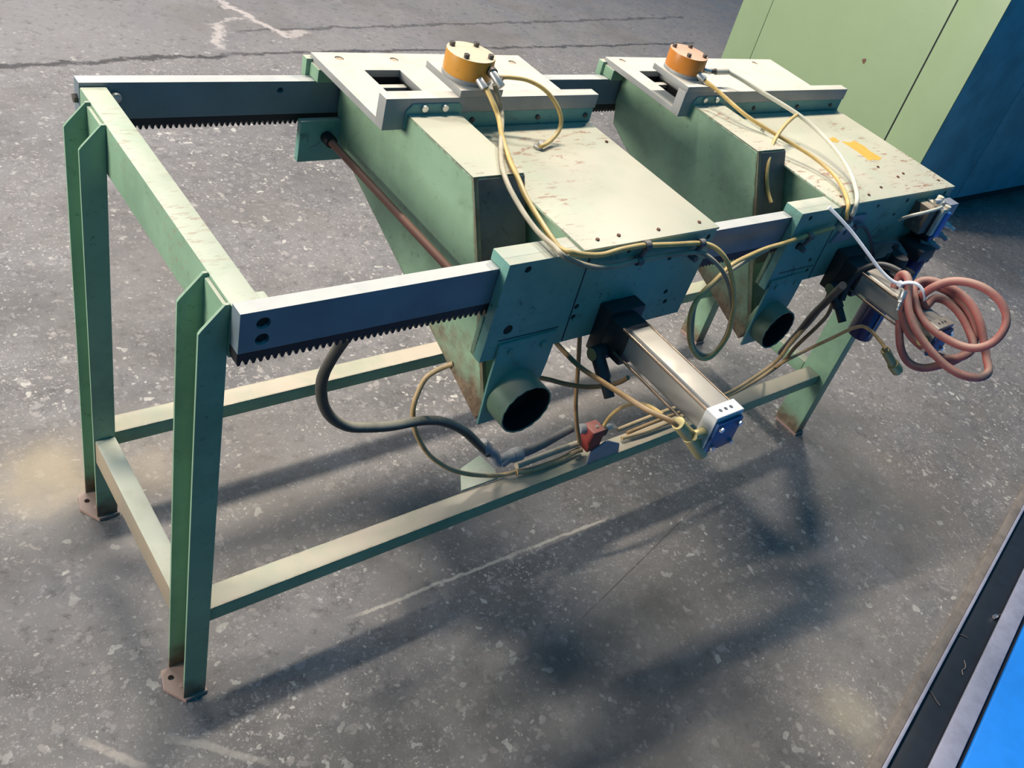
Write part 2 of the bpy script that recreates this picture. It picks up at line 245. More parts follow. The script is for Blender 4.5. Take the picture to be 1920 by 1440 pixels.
# ------------------------------------------------------------------ mesh helpers
WL = {}
def tag(o, label=None, cat=None, group=None, kind=None):
    if label: o['label'] = label
    if cat: o['category'] = cat
    if group: o['group'] = group
    if kind: o['kind'] = kind
    return o
def thing(name, label, cat, loc, group=None):
    o = bpy.data.objects.new(name, None); COL.objects.link(o); o.location = loc; o.empty_display_size = 0.05
    WL[o] = Vector(loc); return tag(o, label, cat, group)
class MB:
    def __init__(s): s.bm = bmesh.new()
    def box(s, x0, x1, y0, y1, z0, z1, bev=0.0):
        b = bmesh.new(); bmesh.ops.create_cube(b, size=1)
        for v in b.verts: v.co = Vector(((x0+x1)/2+v.co.x*(x1-x0), (y0+y1)/2+v.co.y*(y1-y0), (z0+z1)/2+v.co.z*(z1-z0)))
        if bev: bmesh.ops.bevel(b, geom=b.edges[:], offset=bev, segments=2, affect='EDGES', profile=0.6)
        s._add(b); return s
    def _add(s, b):
        me = bpy.data.meshes.new('tmp'); b.to_mesh(me); b.free(); s.bm.from_mesh(me); bpy.data.meshes.remove(me)
    def prism(s, pts, axis, a, c, bev=0.0):
        """polygon given in the two other axes (in xyz order), extruded along axis from a to c"""
        b = bmesh.new(); i = 'xyz'.index(axis)
        def mk(p, v):
            q = list(p); q.insert(i, v); return b.verts.new(q)
        lo = [mk(p, a) for p in pts]; hi = [mk(p, c) for p in pts]; n = len(pts)
        b.faces.new(lo); b.faces.new(hi[::-1])
        for k in range(n): b.faces.new((lo[k], hi[k], hi[(k+1) % n], lo[(k+1) % n]))
        bmesh.ops.recalc_face_normals(b, faces=b.faces[:])
        if bev: bmesh.ops.bevel(b, geom=b.edges[:], offset=bev, segments=2, affect='EDGES', profile=0.6)
        s._add(b); return s
    def cyl(s, p0, p1, r, r1=None, n=20, bev=0.0):
        p0, p1 = Vector(p0), Vector(p1); d = p1-p0; L = d.length; b = bmesh.new()
        bmesh.ops.create_cone(b, cap_ends=True, segments=n, radius1=r, radius2=r if r1 is None else r1, depth=L)
        if bev:
            es = [e for e in b.edges if abs(e.verts[0].co.z-e.verts[1].co.z) < 1e-6]
            bmesh.ops.bevel(b, geom=es, offset=bev, segments=2, affect='EDGES', profile=0.6)
        b.normal_update()
        for f in b.faces: f.smooth = abs(f.normal.z) < 0.999
        q = d.to_track_quat('Z', 'Y').to_matrix().to_4x4(); q.translation = (p0+p1)/2
        bmesh.ops.transform(b, matrix=q, verts=b.verts[:]); s._add(b); return s
    def ring(s, p0, p1, ro, ri, n=32, wob=0.0):
        p0, p1 = Vector(p0), Vector(p1); d = (p1-p0); q = d.to_track_quat('Z', 'Y').to_matrix(); L = d.length; b = bmesh.new(); R = []
        for (r, z) in ((ro, 0), (ro, L), (ri, L), (ri, 0)):
            R.append([b.verts.new(p0+q @ Vector((r*math.cos(2*math.pi*k/n), r*math.sin(2*math.pi*k/n), z+(wob*math.sin(k*2.1) if z else 0)))) for k in range(n)])
        for j in range(4):
            A, B = R[j], R[(j+1) % 4]
            for k in range(n): b.faces.new((A[k], A[(k+1) % n], B[(k+1) % n], B[k]))
        bmesh.ops.recalc_face_normals(b, faces=b.faces[:])
        for f in b.faces: f.smooth = True
        s._add(b); return s
    def tube(s, pts, r, n=10, sub=5, flat=None):
        P = [Vector(p) for p in pts]; path = []
        E = [P[0]*2-P[1]]+P+[P[-1]*2-P[-2]]
        for i in range(1, len(E)-2):
            a, b_, c, d = E[i-1:i+3]
            for k in range(sub):
                u = k/sub; path.append(0.5*((2*b_)+(c-a)*u+(2*a-5*b_+4*c-d)*u*u+(-a+3*b_-3*c+d)*u**3))
        path.append(P[-1])
        b = bmesh.new(); rings = []; T = (path[1]-path[0]).normalized(); N = T.orthogonal().normalized()
        for i, p in enumerate(path):
            t2 = (path[min(i+1, len(path)-1)]-path[max(i-1, 0)])
            if t2.length > 1e-9:
                t2.normalize(); ax = T.cross(t2)
                if ax.length > 1e-8: N = Matrix.Rotation(T.angle(t2), 3, ax.normalized()) @ N
                T = t2
            B = T.cross(N)
            rr = r[min(int(i/len(path)*len(r)), len(r)-1)] if isinstance(r, list) else r
            f1, f2 = flat or (1, 1)
            rings.append([b.verts.new(p+(N*math.cos(2*math.pi*k/n)*f1+B*math.sin(2*math.pi*k/n)*f2)*rr) for k in range(n)])
        for A, B in zip(rings, rings[1:]):
            for k in range(n): b.faces.new((A[k], A[(k+1) % n], B[(k+1) % n], B[k]))
        b.faces.new(rings[0][::-1]); b.faces.new(rings[-1]); bmesh.ops.recalc_face_normals(b, faces=b.faces[:])
        for f in b.faces: f.smooth = len(f.verts) == 4
        s._add(b); return s
    def build(s, name, mat, parent=None, smooth=True, cut=None):
        vs = [v.co for v in s.bm.verts]
        lo = Vector([min(v[i] for v in vs) for i in range(3)]); hi = Vector([max(v[i] for v in vs) for i in range(3)])
        o0 = (lo+hi)/2
        if parent is None: o0.z = lo.z
        me = bpy.data.meshes.new(name); s.bm.to_mesh(me); s.bm.free()
        me.transform(Matrix.Translation(-o0)); me.materials.append(mat)
        if smooth:
            me.set_sharp_from_angle(angle=math.radians(38))
        o = bpy.data.objects.new(name, me); COL.objects.link(o); WL[o] = o0
        if parent is not None: o.parent = parent; o.location = o0-WL[parent]
        else: o.location = o0
        if cut is not None:
            cm = bpy.data.meshes.new('cutter'); cut.bm.to_mesh(cm); cut.bm.free(); cm.transform(Matrix.Translation(-o0)); co = bpy.data.objects.new('cutter', cm); COL.objects.link(co)
            par = o.parent; l0 = o.location.copy(); o.parent = None; o.location = (0, 0, 0)
            md = o.modifiers.new('b', 'BOOLEAN'); md.operation = 'DIFFERENCE'; md.object = co; md.solver = 'EXACT'
            dg = bpy.context.evaluated_depsgraph_get(); dg.update()
            nm = bpy.data.meshes.new_from_object(o.evaluated_get(dg)); o.modifiers.clear(); o.data = nm; nm.name = name
            for p in nm.polygons: p.use_smooth = False
            o.parent = par; o.location = l0
            bpy.data.objects.remove(co); bpy.data.meshes.remove(cm)
        return o

TUBES = {
 'tube_upper': [(0.593,0.375,1.007),(0.597,0.35,0.989),(0.6,0.33,0.971),(0.573,0.279,0.967),(0.545,0.218,0.964),(0.529,0.179,0.963),(0.519,0.147,0.96),(0.51,0.107,0.95),(0.506,0.057,0.938),(0.499,0.003,0.931),(0.495,-0.02,0.934),(0.503,-0.032,0.936),(0.535,-0.034,0.927),(0.575,-0.034,0.921),(0.616,-0.032,0.923),(0.662,-0.032,0.924),(0.679,-0.032,0.922),(0.753,-0.032,0.913),(0.827,-0.032,0.904),(0.851,-0.05,0.902),(0.873,-0.07,0.883),(0.902,-0.08,0.842),(0.936,-0.085,0.785),(0.953,-0.085,0.744),(0.969,-0.085,0.694),(0.961,-0.085,0.66),(0.943,-0.085,0.641),(0.91,-0.085,0.647),(0.869,-0.085,0.68),(0.842,-0.08,0.721),(0.824,-0.075,0.775),(0.838,-0.07,0.813),(0.878,-0.06,0.828),(0.936,-0.045,0.847),(1.02,-0.03,0.85),(1.063,-0.028,0.855),(1.119,-0.028,0.859),(1.198,-0.028,0.868),(1.279,-0.03,0.876)],
 'tube_lower': [(0.609,0.375,1.015),(0.622,0.37,0.989),(0.63,0.36,0.962),(0.562,0.264,0.966),(0.524,0.206,0.962),(0.49,0.141,0.962),(0.486,0.087,0.945),(0.486,0.036,0.934),(0.487,-0.01,0.934),(0.487,-0.03,0.933),(0.51,-0.033,0.92),(0.544,-0.033,0.905),(0.577,-0.033,0.895),(0.621,-0.031,0.889),(0.673,-0.031,0.891),(0.761,-0.031,0.889),(0.833,-0.033,0.883),(0.855,-0.05,0.876),(0.885,-0.065,0.852),(0.918,-0.073,0.813),(0.956,-0.075,0.755),(0.975,-0.075,0.71),(0.98,-0.075,0.677),(0.971,-0.075,0.645),(0.943,-0.075,0.638),(0.903,-0.075,0.658),(0.878,-0.07,0.688),(0.853,-0.066,0.745),(0.849,-0.06,0.784),(0.878,-0.052,0.804),(0.92,-0.045,0.822),(0.983,-0.034,0.834),(1.029,-0.03,0.844),(1.072,-0.024,0.847)],
 'tube_cap_loop': [(0.623,0.395,1.019),(0.638,0.39,1.021),(0.65,0.385,1.023),(0.68,0.375,1.023),(0.704,0.36,1.017),(0.722,0.345,1.005),(0.735,0.33,0.987),(0.742,0.32,0.966),(0.733,0.31,0.949),(0.711,0.3,0.937),(0.683,0.288,0.934),(0.683,0.297,0.926)],
 'tube_white': [(1.311,0.42,1.019),(1.338,0.39,1.012),(1.367,0.355,1.003),(1.423,0.27,0.987),(1.446,0.21,0.973),(1.443,0.14,0.96),(1.423,0.075,0.946),(1.381,0.02,0.939),(1.328,-0.025,0.938),(1.321,-0.035,0.916),(1.323,-0.034,0.903)],
 'tube_yellow2': [(1.216,0.4,1.007),(1.237,0.36,0.995),(1.256,0.285,0.979),(1.302,0.225,0.964),(1.337,0.175,0.955),(1.358,0.125,0.948),(1.36,0.07,0.941),(1.337,0.02,0.935),(1.302,-0.022,0.931),(1.295,-0.034,0.917),(1.308,-0.034,0.895)],
 'tube_arc2': [(1.427,0.265,0.985),(1.408,0.26,0.983),(1.345,0.235,0.974),(1.277,0.2,0.957),(1.232,0.165,0.938),(1.22,0.145,0.909),(1.225,0.128,0.877),(1.228,0.11,0.859)],
 'hose_black_left': [(0.184,0.034,0.812),(0.182,0.04,0.796),(0.181,0.055,0.763),(0.175,0.065,0.728),(0.171,0.075,0.685),(0.175,0.08,0.646),(0.187,0.085,0.606),(0.208,0.088,0.569),(0.238,0.09,0.539),(0.27,0.09,0.524),(0.326,0.092,0.505),(0.396,0.095,0.491),(0.449,0.098,0.468),(0.511,0.1,0.418),(0.565,0.1,0.355),(0.592,0.098,0.324)],
 'tube_left_loop': [(0.446,0.106,0.608),(0.435,0.115,0.596),(0.423,0.12,0.586),(0.409,0.125,0.57),(0.4,0.125,0.546),(0.391,0.12,0.51),(0.398,0.12,0.469),(0.41,0.115,0.431),(0.437,0.108,0.381),(0.469,0.1,0.344),(0.506,0.092,0.314),(0.554,0.085,0.288),(0.631,0.097,0.24),(0.665,0.089,0.24),(0.678,0.087,0.24)],
 'hose_rail_a': [(0.682,0.085,0.24),(0.726,0.079,0.238),(0.803,0.078,0.238),(0.855,0.084,0.24),(0.871,0.081,0.242)],
 'hose_rail_b': [(0.682,0.091,0.255),(0.732,0.094,0.252),(0.795,0.095,0.252),(0.843,0.095,0.252),(0.869,0.093,0.254)],
 'conduit': [(0.642,0.085,0.299),(0.672,0.09,0.295),(0.704,0.092,0.292),(0.752,0.097,0.292),(0.805,0.105,0.294),(0.84,0.108,0.298)],
 'tube_cyl': [(0.603,0.03,0.68),(0.584,-0.02,0.697),(0.568,-0.08,0.715),(0.547,-0.15,0.748),(0.534,-0.21,0.773),(0.539,-0.26,0.783),(0.553,-0.295,0.788),(0.564,-0.305,0.782)],
 'tube_vertical': [(0.669,0.06,0.735),(0.698,0.06,0.652),(0.715,0.06,0.6),(0.734,0.06,0.538),(0.759,0.06,0.455),(0.787,0.06,0.383),(0.815,0.06,0.323),(0.827,0.06,0.298)],
 'tube_dark': [(0.61,0.06,0.566),(0.635,0.04,0.567),(0.661,0.02,0.565),(0.681,-0.01,0.577),(0.697,-0.04,0.599),(0.711,-0.06,0.62),(0.715,-0.075,0.645)],
 'tube_orange': [(0.874,0.05,0.349),(0.856,0.03,0.402),(0.792,-0.03,0.499),(0.72,-0.1,0.596),(0.654,-0.17,0.679),(0.59,-0.235,0.747),(0.562,-0.275,0.777)],
 'bundle_a': [(0.938,0.055,0.306),(1.002,0.05,0.317),(1.124,0.05,0.318),(1.319,0.055,0.29),(1.413,0.05,0.321),(1.463,0.03,0.395),(1.424,0.0,0.492),(1.402,-0.03,0.584),(1.4,-0.04,0.648),(1.402,-0.036,0.685)],
 'bundle_b': [(1.018,0.081,0.242),(1.119,0.082,0.245),(1.234,0.079,0.25),(1.359,0.071,0.26),(1.452,0.06,0.293),(1.513,0.04,0.361),(1.46,0.0,0.467),(1.447,-0.03,0.557),(1.449,-0.04,0.608),(1.441,-0.036,0.661)],
 'bundle_c': [(0.994,0.073,0.24),(1.079,0.067,0.24),(1.198,0.069,0.242),(1.312,0.073,0.25),(1.393,0.06,0.278),(1.462,0.055,0.305),(1.495,0.045,0.347)],
 'hose_black_bundle': [(1.503,0.05,0.394),(1.481,0.03,0.454),(1.419,-0.01,0.541),(1.376,-0.04,0.621),(1.336,-0.07,0.684),(1.293,-0.1,0.745),(1.244,-0.13,0.798)],
 'hose_black_arch': [(1.35,-0.097,0.713),(1.355,-0.091,0.741),(1.36,-0.091,0.77),(1.37,-0.1,0.797),(1.385,-0.116,0.818),(1.395,-0.139,0.827),(1.4,-0.165,0.83)],
 'tube_lower_right': [(1.594,0.104,0.26),(1.503,0.03,0.379),(1.534,0.0,0.438),(1.52,-0.05,0.52),(1.489,-0.09,0.584),(1.452,-0.13,0.636),(1.413,-0.17,0.663),(1.384,-0.21,0.674),(1.361,-0.245,0.679)],
 'tube_grey_arc': [(1.361,-0.034,0.872),(1.394,-0.036,0.869),(1.435,-0.036,0.845),(1.479,-0.036,0.811),(1.522,-0.036,0.766),(1.535,-0.045,0.73)],
 'tube_valve': [(1.554,-0.035,0.865),(1.528,-0.07,0.902),(1.551,-0.085,0.917),(1.603,-0.085,0.92),(1.648,-0.075,0.914)],
 'red_hose': [(1.351,-0.191,0.813),(1.361,-0.184,0.838),(1.357,-0.195,0.851),(1.35,-0.214,0.844),(1.339,-0.234,0.819),(1.33,-0.26,0.796),(1.33,-0.297,0.773),(1.339,-0.341,0.754),(1.354,-0.382,0.741),(1.374,-0.415,0.738),(1.404,-0.438,0.743),(1.428,-0.439,0.754),(1.441,-0.417,0.769),(1.45,-0.389,0.793),(1.453,-0.354,0.825),(1.452,-0.317,0.844),(1.442,-0.28,0.852),(1.426,-0.244,0.851),(1.407,-0.222,0.845),(1.381,-0.217,0.835),(1.361,-0.235,0.822),(1.355,-0.268,0.799),(1.357,-0.3,0.788),(1.366,-0.335,0.784),(1.378,-0.372,0.786),(1.39,-0.401,0.799),(1.407,-0.417,0.823),(1.42,-0.417,0.854),(1.428,-0.403,0.878),(1.424,-0.375,0.898),(1.413,-0.34,0.906),(1.398,-0.305,0.901),(1.382,-0.277,0.886),(1.369,-0.26,0.863),(1.37,-0.249,0.838),(1.384,-0.244,0.816),(1.405,-0.254,0.799),(1.425,-0.255,0.816),(1.439,-0.278,0.821),(1.448,-0.315,0.811),(1.449,-0.352,0.791),(1.437,-0.38,0.774),(1.411,-0.381,0.755),(1.387,-0.356,0.735),(1.37,-0.318,0.734),(1.355,-0.278,0.745),(1.351,-0.247,0.767),(1.351,-0.229,0.79),(1.365,-0.218,0.813),(1.388,-0.214,0.823),(1.43,-0.224,0.831),(1.449,-0.261,0.836),(1.46,-0.305,0.828),(1.462,-0.346,0.807),(1.457,-0.369,0.781),(1.445,-0.373,0.751),(1.43,-0.366,0.725),(1.409,-0.35,0.704),(1.387,-0.329,0.685),(1.368,-0.302,0.684),(1.355,-0.276,0.705),(1.355,-0.253,0.733),(1.361,-0.236,0.756)],
 'tie': [(1.235,-0.02,0.927),(1.255,-0.046,0.912),(1.28,-0.077,0.891),(1.3,-0.116,0.867),(1.318,-0.155,0.844),(1.328,-0.187,0.835),(1.335,-0.205,0.837)],
 'tie_loop': [(1.335,-0.205,0.837),(1.336,-0.215,0.848),(1.346,-0.227,0.853),(1.355,-0.239,0.85),(1.362,-0.251,0.84),(1.378,-0.253,0.821),(1.39,-0.234,0.808)],
 'coupling': [(1.338,-0.22,0.83),(1.332,-0.226,0.814),(1.327,-0.229,0.806),(1.321,-0.235,0.791)],
}


# ------------------------------------------------------------------ floor
fl = bpy.data.meshes.new('floor')
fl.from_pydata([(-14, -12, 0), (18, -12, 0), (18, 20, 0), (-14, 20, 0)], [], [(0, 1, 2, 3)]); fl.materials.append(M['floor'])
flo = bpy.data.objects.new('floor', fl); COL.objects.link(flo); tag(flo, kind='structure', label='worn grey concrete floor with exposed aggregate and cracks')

# ------------------------------------------------------------------ background control cabinet
cab = thing('machine_cabinet', 'tall pale green and blue machine cabinet on a black plinth behind the stand', 'cabinet', (3.9, 1.5, 0))
CX0, CX1, CY0, CY1, CZ = 3.6, 5.6, 0.885, 2.222, 1.75
MB().box(CX0+.006, CX1, CY0+.006, CY1-.006, .085, CZ, .004).build('body', M['plinth'], cab)  # body coloured black to put shade into the gaps between panels
for (a, b) in ((CY0+.0005, 1.103), (1.111, 2.037), (2.040, CY1)):
    MB().box(CX0, CX0+.008, a, b, .08, CZ, .0015).build('side_panel', M['cab'], cab)
for (a, b, z0, z1) in ((CX0+.009, 4.22, .08, CZ), (4.228, 5.6, .08, CZ)):
    MB().box(a, b, CY0, CY0+.008, z0, z1, .0015).build('front_panel', M['cab_blue'], cab)
tag(MB().box(CX0+.05, CX1-.05, CY0+.05, CY1-.05, 0, .09).build('plinth', M['plinth'], cab), 'black recessed plinth')
MB().prism([(1.40+.011*math.cos(a)*(1+.25*math.sin(5*a)), .60+.012*math.sin(a)*(1+.3*math.cos(3*a))) for a in [k*2*math.pi/14 for k in range(14)]], 'x', CX0-.0006, CX0+.001).build('rust_spot', plain('bare_rust', (0.16, 0.075, 0.05), 0.8), cab)
st = MB(); st.box(3.98, 4.03, CY0+.02, CY0+.05, .035, .075, .004); st.build('drain_tab', M['dark_plastic'], cab)

# ------------------------------------------------------------------ blue machine base at the lower right
mbz = thing('blue_machine', 'low machine bed with bright blue panel and pale steel flange, right foreground', 'machine', (1.6, -0.95, 0))
def slant(s0, s1, d0, d1, z0, z1, name, mat, bev=0.003, lab=None):
    """strip along the slanted floor line; d is the distance measured towards the viewer"""
    o0 = Vector((1.10, -0.793, 0)); u = Vector((0.978, 0.209, 0)); v = Vector((0.209, -0.978, 0))
    b = MB(); pts = [o0+u*s0+v*d0, o0+u*s1+v*d0, o0+u*s1+v*d1, o0+u*s0+v*d1]
    b.prism([(p.x, p.y) for p in pts], 'z', z0, z1, bev)
    return tag(b.build(name, mat, mbz), lab)
slant(-1.0, 2.4, 0.000, 0.026, 0, .016, 'kerb_strip', M['tan_board'], .005, 'dusty tan kerb strip along the floor')
slant(-1.0, 2.4, 0.026, 0.034, 0, .022, 'kerb_lip', M['pale_steel'], .002)
slant(-1.0, 2.4, 0.034, 0.115, 0, .004, 'drip_tray', M['tray'], .001, 'dark blue tray with chips in it')
slant(-1.0, 2.4, 0.108, 0.158, .010, .022, 'steel_flange', M['pale_steel'], .003)
slant(-1.0, 2.4, 0.158, 0.172, .001, .006, 'gap_strip', M['plinth'], .001)
slant(-1.0, 2.4, 0.168, 0.95, .010, .030, 'blue_panel', M['bright_blue'], .004, 'bright blue enamel panel')
for (sx, sd, k) in ((.28, .075, 1.3), (.55, .060, 2.2), (.42, .09, .4)):
    o0 = Vector((1.10, -0.793, .0055))+Vector((0.978, 0.209, 0))*sx+Vector((0.209, -0.978, 0))*sd
    b = MB(); b.tube([o0+Vector((math.cos(k)*q, math.sin(k)*q+.004*math.sin(q*150), .001)) for q in (0, .012, .024, .036, .048)], .0012, 6, 3)
    tag(b.build('metal_swarf', M['tan_board']), 'thin curl of metal swarf in the dark tray at the right edge', 'swarf', 'swarf curls in the tray')
lb = thing('loose_bolt', 'small loose bolt lying in the dark tray at the right edge', 'bolt', (1.80, -0.745, .004))
MB().cyl((1.79, -.742, .010), (1.803, -.745, .010), .006, n=6).build('bolt_head', M['chrome'], lb)
MB().cyl((1.803, -.745, .010), (1.825, -.750, .0075), .003, n=10).build('bolt_shank', M['bolt'], lb)

# ------------------------------------------------------------------ machine stand
stand = thing('machine_stand', 'long green steel stand on four channel legs with two toothed slide rails', 'machine stand', (0.9, 0.3, 0))
H = 0.90; XR = 1.845
def leg(yf, yb, side, zt=0.888):
    """channel leg, open outwards; side -1 left end, +1 right end"""
    xw = 0.0 if side < 0 else 1.80; xo = xw+side*0.038; t = 0.005
    b = MB()
    xa, xb = sorted((xw, xw+side*t)); b.box(xa, xb, yf+t-.0006, yb-t+.0006, .0045, zt, 0)
    for (y0, y1) in ((yf, yf+t), (yb-t, yb)):
        b.prism([(xw, .004), (xo, .004), (xo, zt-.035), (xo-side*.003, zt-.030), (xw+side*.006, zt+.006), (xw, zt+.006)], 'y', y0, y1, .0008)
    lg = b.build('leg', M['frame'], stand)
    f = MB(); c = MB(); ym = (yf+yb)/2
    f.prism([(xw-side*.003, yf-.004), (xo-side*.002, yf-.006), (xo+side*.022, ym-.004), (xo+side*.014, yb-.004), (xw-side*.003, yb-.004)], 'z', 0, .008, .001)
    c.cyl((xo+side*.004, ym+.012, -.01), (xo+side*.004, ym+.012, .03), .0055, n=16)
    fp = f.build('foot_plate', M['foot'], lg, cut=c)
    MB().cyl((xo-side*.008, ym-.012, .006), (xo-side*.008, ym-.012, .0105), .006, n=12, bev=.001).build('foot_bolt', M['foot'], fp)
    return lg
M['foot'] = paint('rusty_pink_foot', (0.36, 0.23, 0.19), dust=0.6, dust_col=(0.42, 0.31, 0.26), rust=0.6, grime=0.4)
leg(.030, .106, -1); leg(.496, .574, -1); leg(.020, .108, 1); leg(.492, .570, 1)
# top end beams (left one in view), lower end beams, lower long rails
MB().box(.0005, .040, .027, .623, .806, .893, .003).build('end_beam', M['beam'], stand)
MB().box(1.76, 1.7995, .027, .623, .806, .893, .003).build('end_beam', M['beam'], stand)
MB().box(.036, .052, .027, .050, .80, .892, .003).build('joint_plate', M['beam'], stand)
tag(MB().box(-.036, -.0005, .107, .4955, .170, .2295, .003).build('lower_end_beam', M['end_dirty'], stand), 'lower end beam with brown dirt caked on its side')
MB().box(1.801, 1.836, .110, .491, .186, .2295, .003).build('lower_end_beam', M['rail_low'], stand)
MB().box(.0005, 1.7995, .0445, .092, .194, .2295, .0025).build('lower_rail', M['rail_low'], stand)
MB().box(.0005, 1.7995, .506, .553, .194, .2295, .0025).build('lower_rail', M['rail_low'], stand)
# slide rails with toothed racks
def rack(y0, y1, par):
    p = .0098; n = int(XR/p); pts = [(0.0, H-.0655), (0.0, H-.0785)]
    for k in range(n):
        x = k*p; pts += [(x+.0015, H-.0865), (x+.0045, H-.0865), (x+.0068, H-.0785), (x+.0090, H-.0785)]
    pts += [(XR, H-.0785), (XR, H-.0655)]
    b = MB(); b.prism(pts, 'y', y0, y1); return tag(b.build('toothed_rack', M['rack'], par, smooth=False), 'black oily toothed rack')
c = MB()
for z in (.879, .8525): c.cyl((.031, -.01, z), (.031, .009, z), .0095, n=24)
fr = tag(MB().box(0, XR, 0, .025, H-.0657, H, .0008).build('slide_rail', M['rail'], stand, cut=c), 'bare ground steel front rail')
for z in (.879, .8525): MB().cyl((.031, .0088, z), (.031, .005, z), .0085, n=6).build('socket_bolt', M['inside'], fr)
rack(.0008, .0242, fr)
c = MB(); c.cyl((.33, .61, .882), (.33, .634, .882), .006, n=20)
rr = tag(MB().box(0, XR, .623, .648, H-.0657, H, .0008).build('slide_rail', M['rail'], stand, cut=c), 'bare ground steel rear rail')
rack(.6238, .6472, rr)
MB().cyl((-.006, .634, .868), (.004, .634, .868), .008, n=6).build('rail_bolt', M['bolt'], rr)
MB().cyl((.052, .612, .877), (.052, .6235, .877), .008, n=12, bev=.001).build('rail_bolt', M['steel'], rr)
# sensor mounting plate, red sensor and its bracket on the lower front rail
b = MB(); b.prism([(.545, .095), (.578, .150), (.640, .168), (.648, .120), (.640, .093)], 'z', .2295, .2335, .0008)
b.build('mounting_tab', M['beam'], stand)
sb = MB(); sb.box(.850, .888, .050, .088, .268, .330, .004)
sbo = tag(sb.build('sensor_block', M['red_block'], stand), 'dark red block sensor with dusty pink top')
MB().cyl((.838, .085, .318), (.855, .080, .318), .012, n=16, bev=.002).build('sensor_gland', M['grey_plastic'], sbo)
MB().cyl((.872, .066, .329), (.872, .066, .333), .0045, n=10).build('sensor_screw', M['steel'], sbo)
MB().box(.888, .905, .055, .080, .300, .322, .003).build('sensor_plug', M['black'], sbo)
MB().cyl((.905, .067, .312), (.922, .067, .312), .008, n=12, bev=.001).build('sensor_nut', M['steel'], sbo)
b = MB(); b.prism([(.862, .2295), (.965, .2295), (.955, .262), (.905, .290), (.862, .270)], 'y', .0465, .0505, .0006)
tag(b.build('sensor_bracket', M['lilac'], stand), 'bluish bare steel bracket')
el = MB(); el.tube([(.585, .104, .338), (.607, .098, .318), (.617, .094, .300), (.628, .090, .290)], .0125, 12, 6); el.tube([(.628, .090, .290), (.642, .088, .300), (.665, .090, .300)], .0135, 12, 6)
eo = tag(el.build('elbow_fitting', M['grey_plastic'], stand), 'grey plastic Y-shaped conduit elbow')
for (p, q, r) in (((.574, .107, .349), (.590, .103, .333), .0155), ((.655, .0895, .299), (.680, .0905, .297), .0160)):
    MB().cyl(p, q, r, n=18, bev=.002).build('conduit_nut', M['grey_plastic'], eo)

# ------------------------------------------------------------------ hopper carriages
def bolt_head(x, y, z, ax, r, h, mat, par, n=6, name='bolt'):
    d = {'x': (h, 0, 0), 'y': (0, h, 0), 'z': (0, 0, h)}[ax]
    return MB().cyl((x, y, z), (x+d[0], y+d[1], z+d[2]), r, n=n, bev=abs(h)*.2).build(name, mat, par)

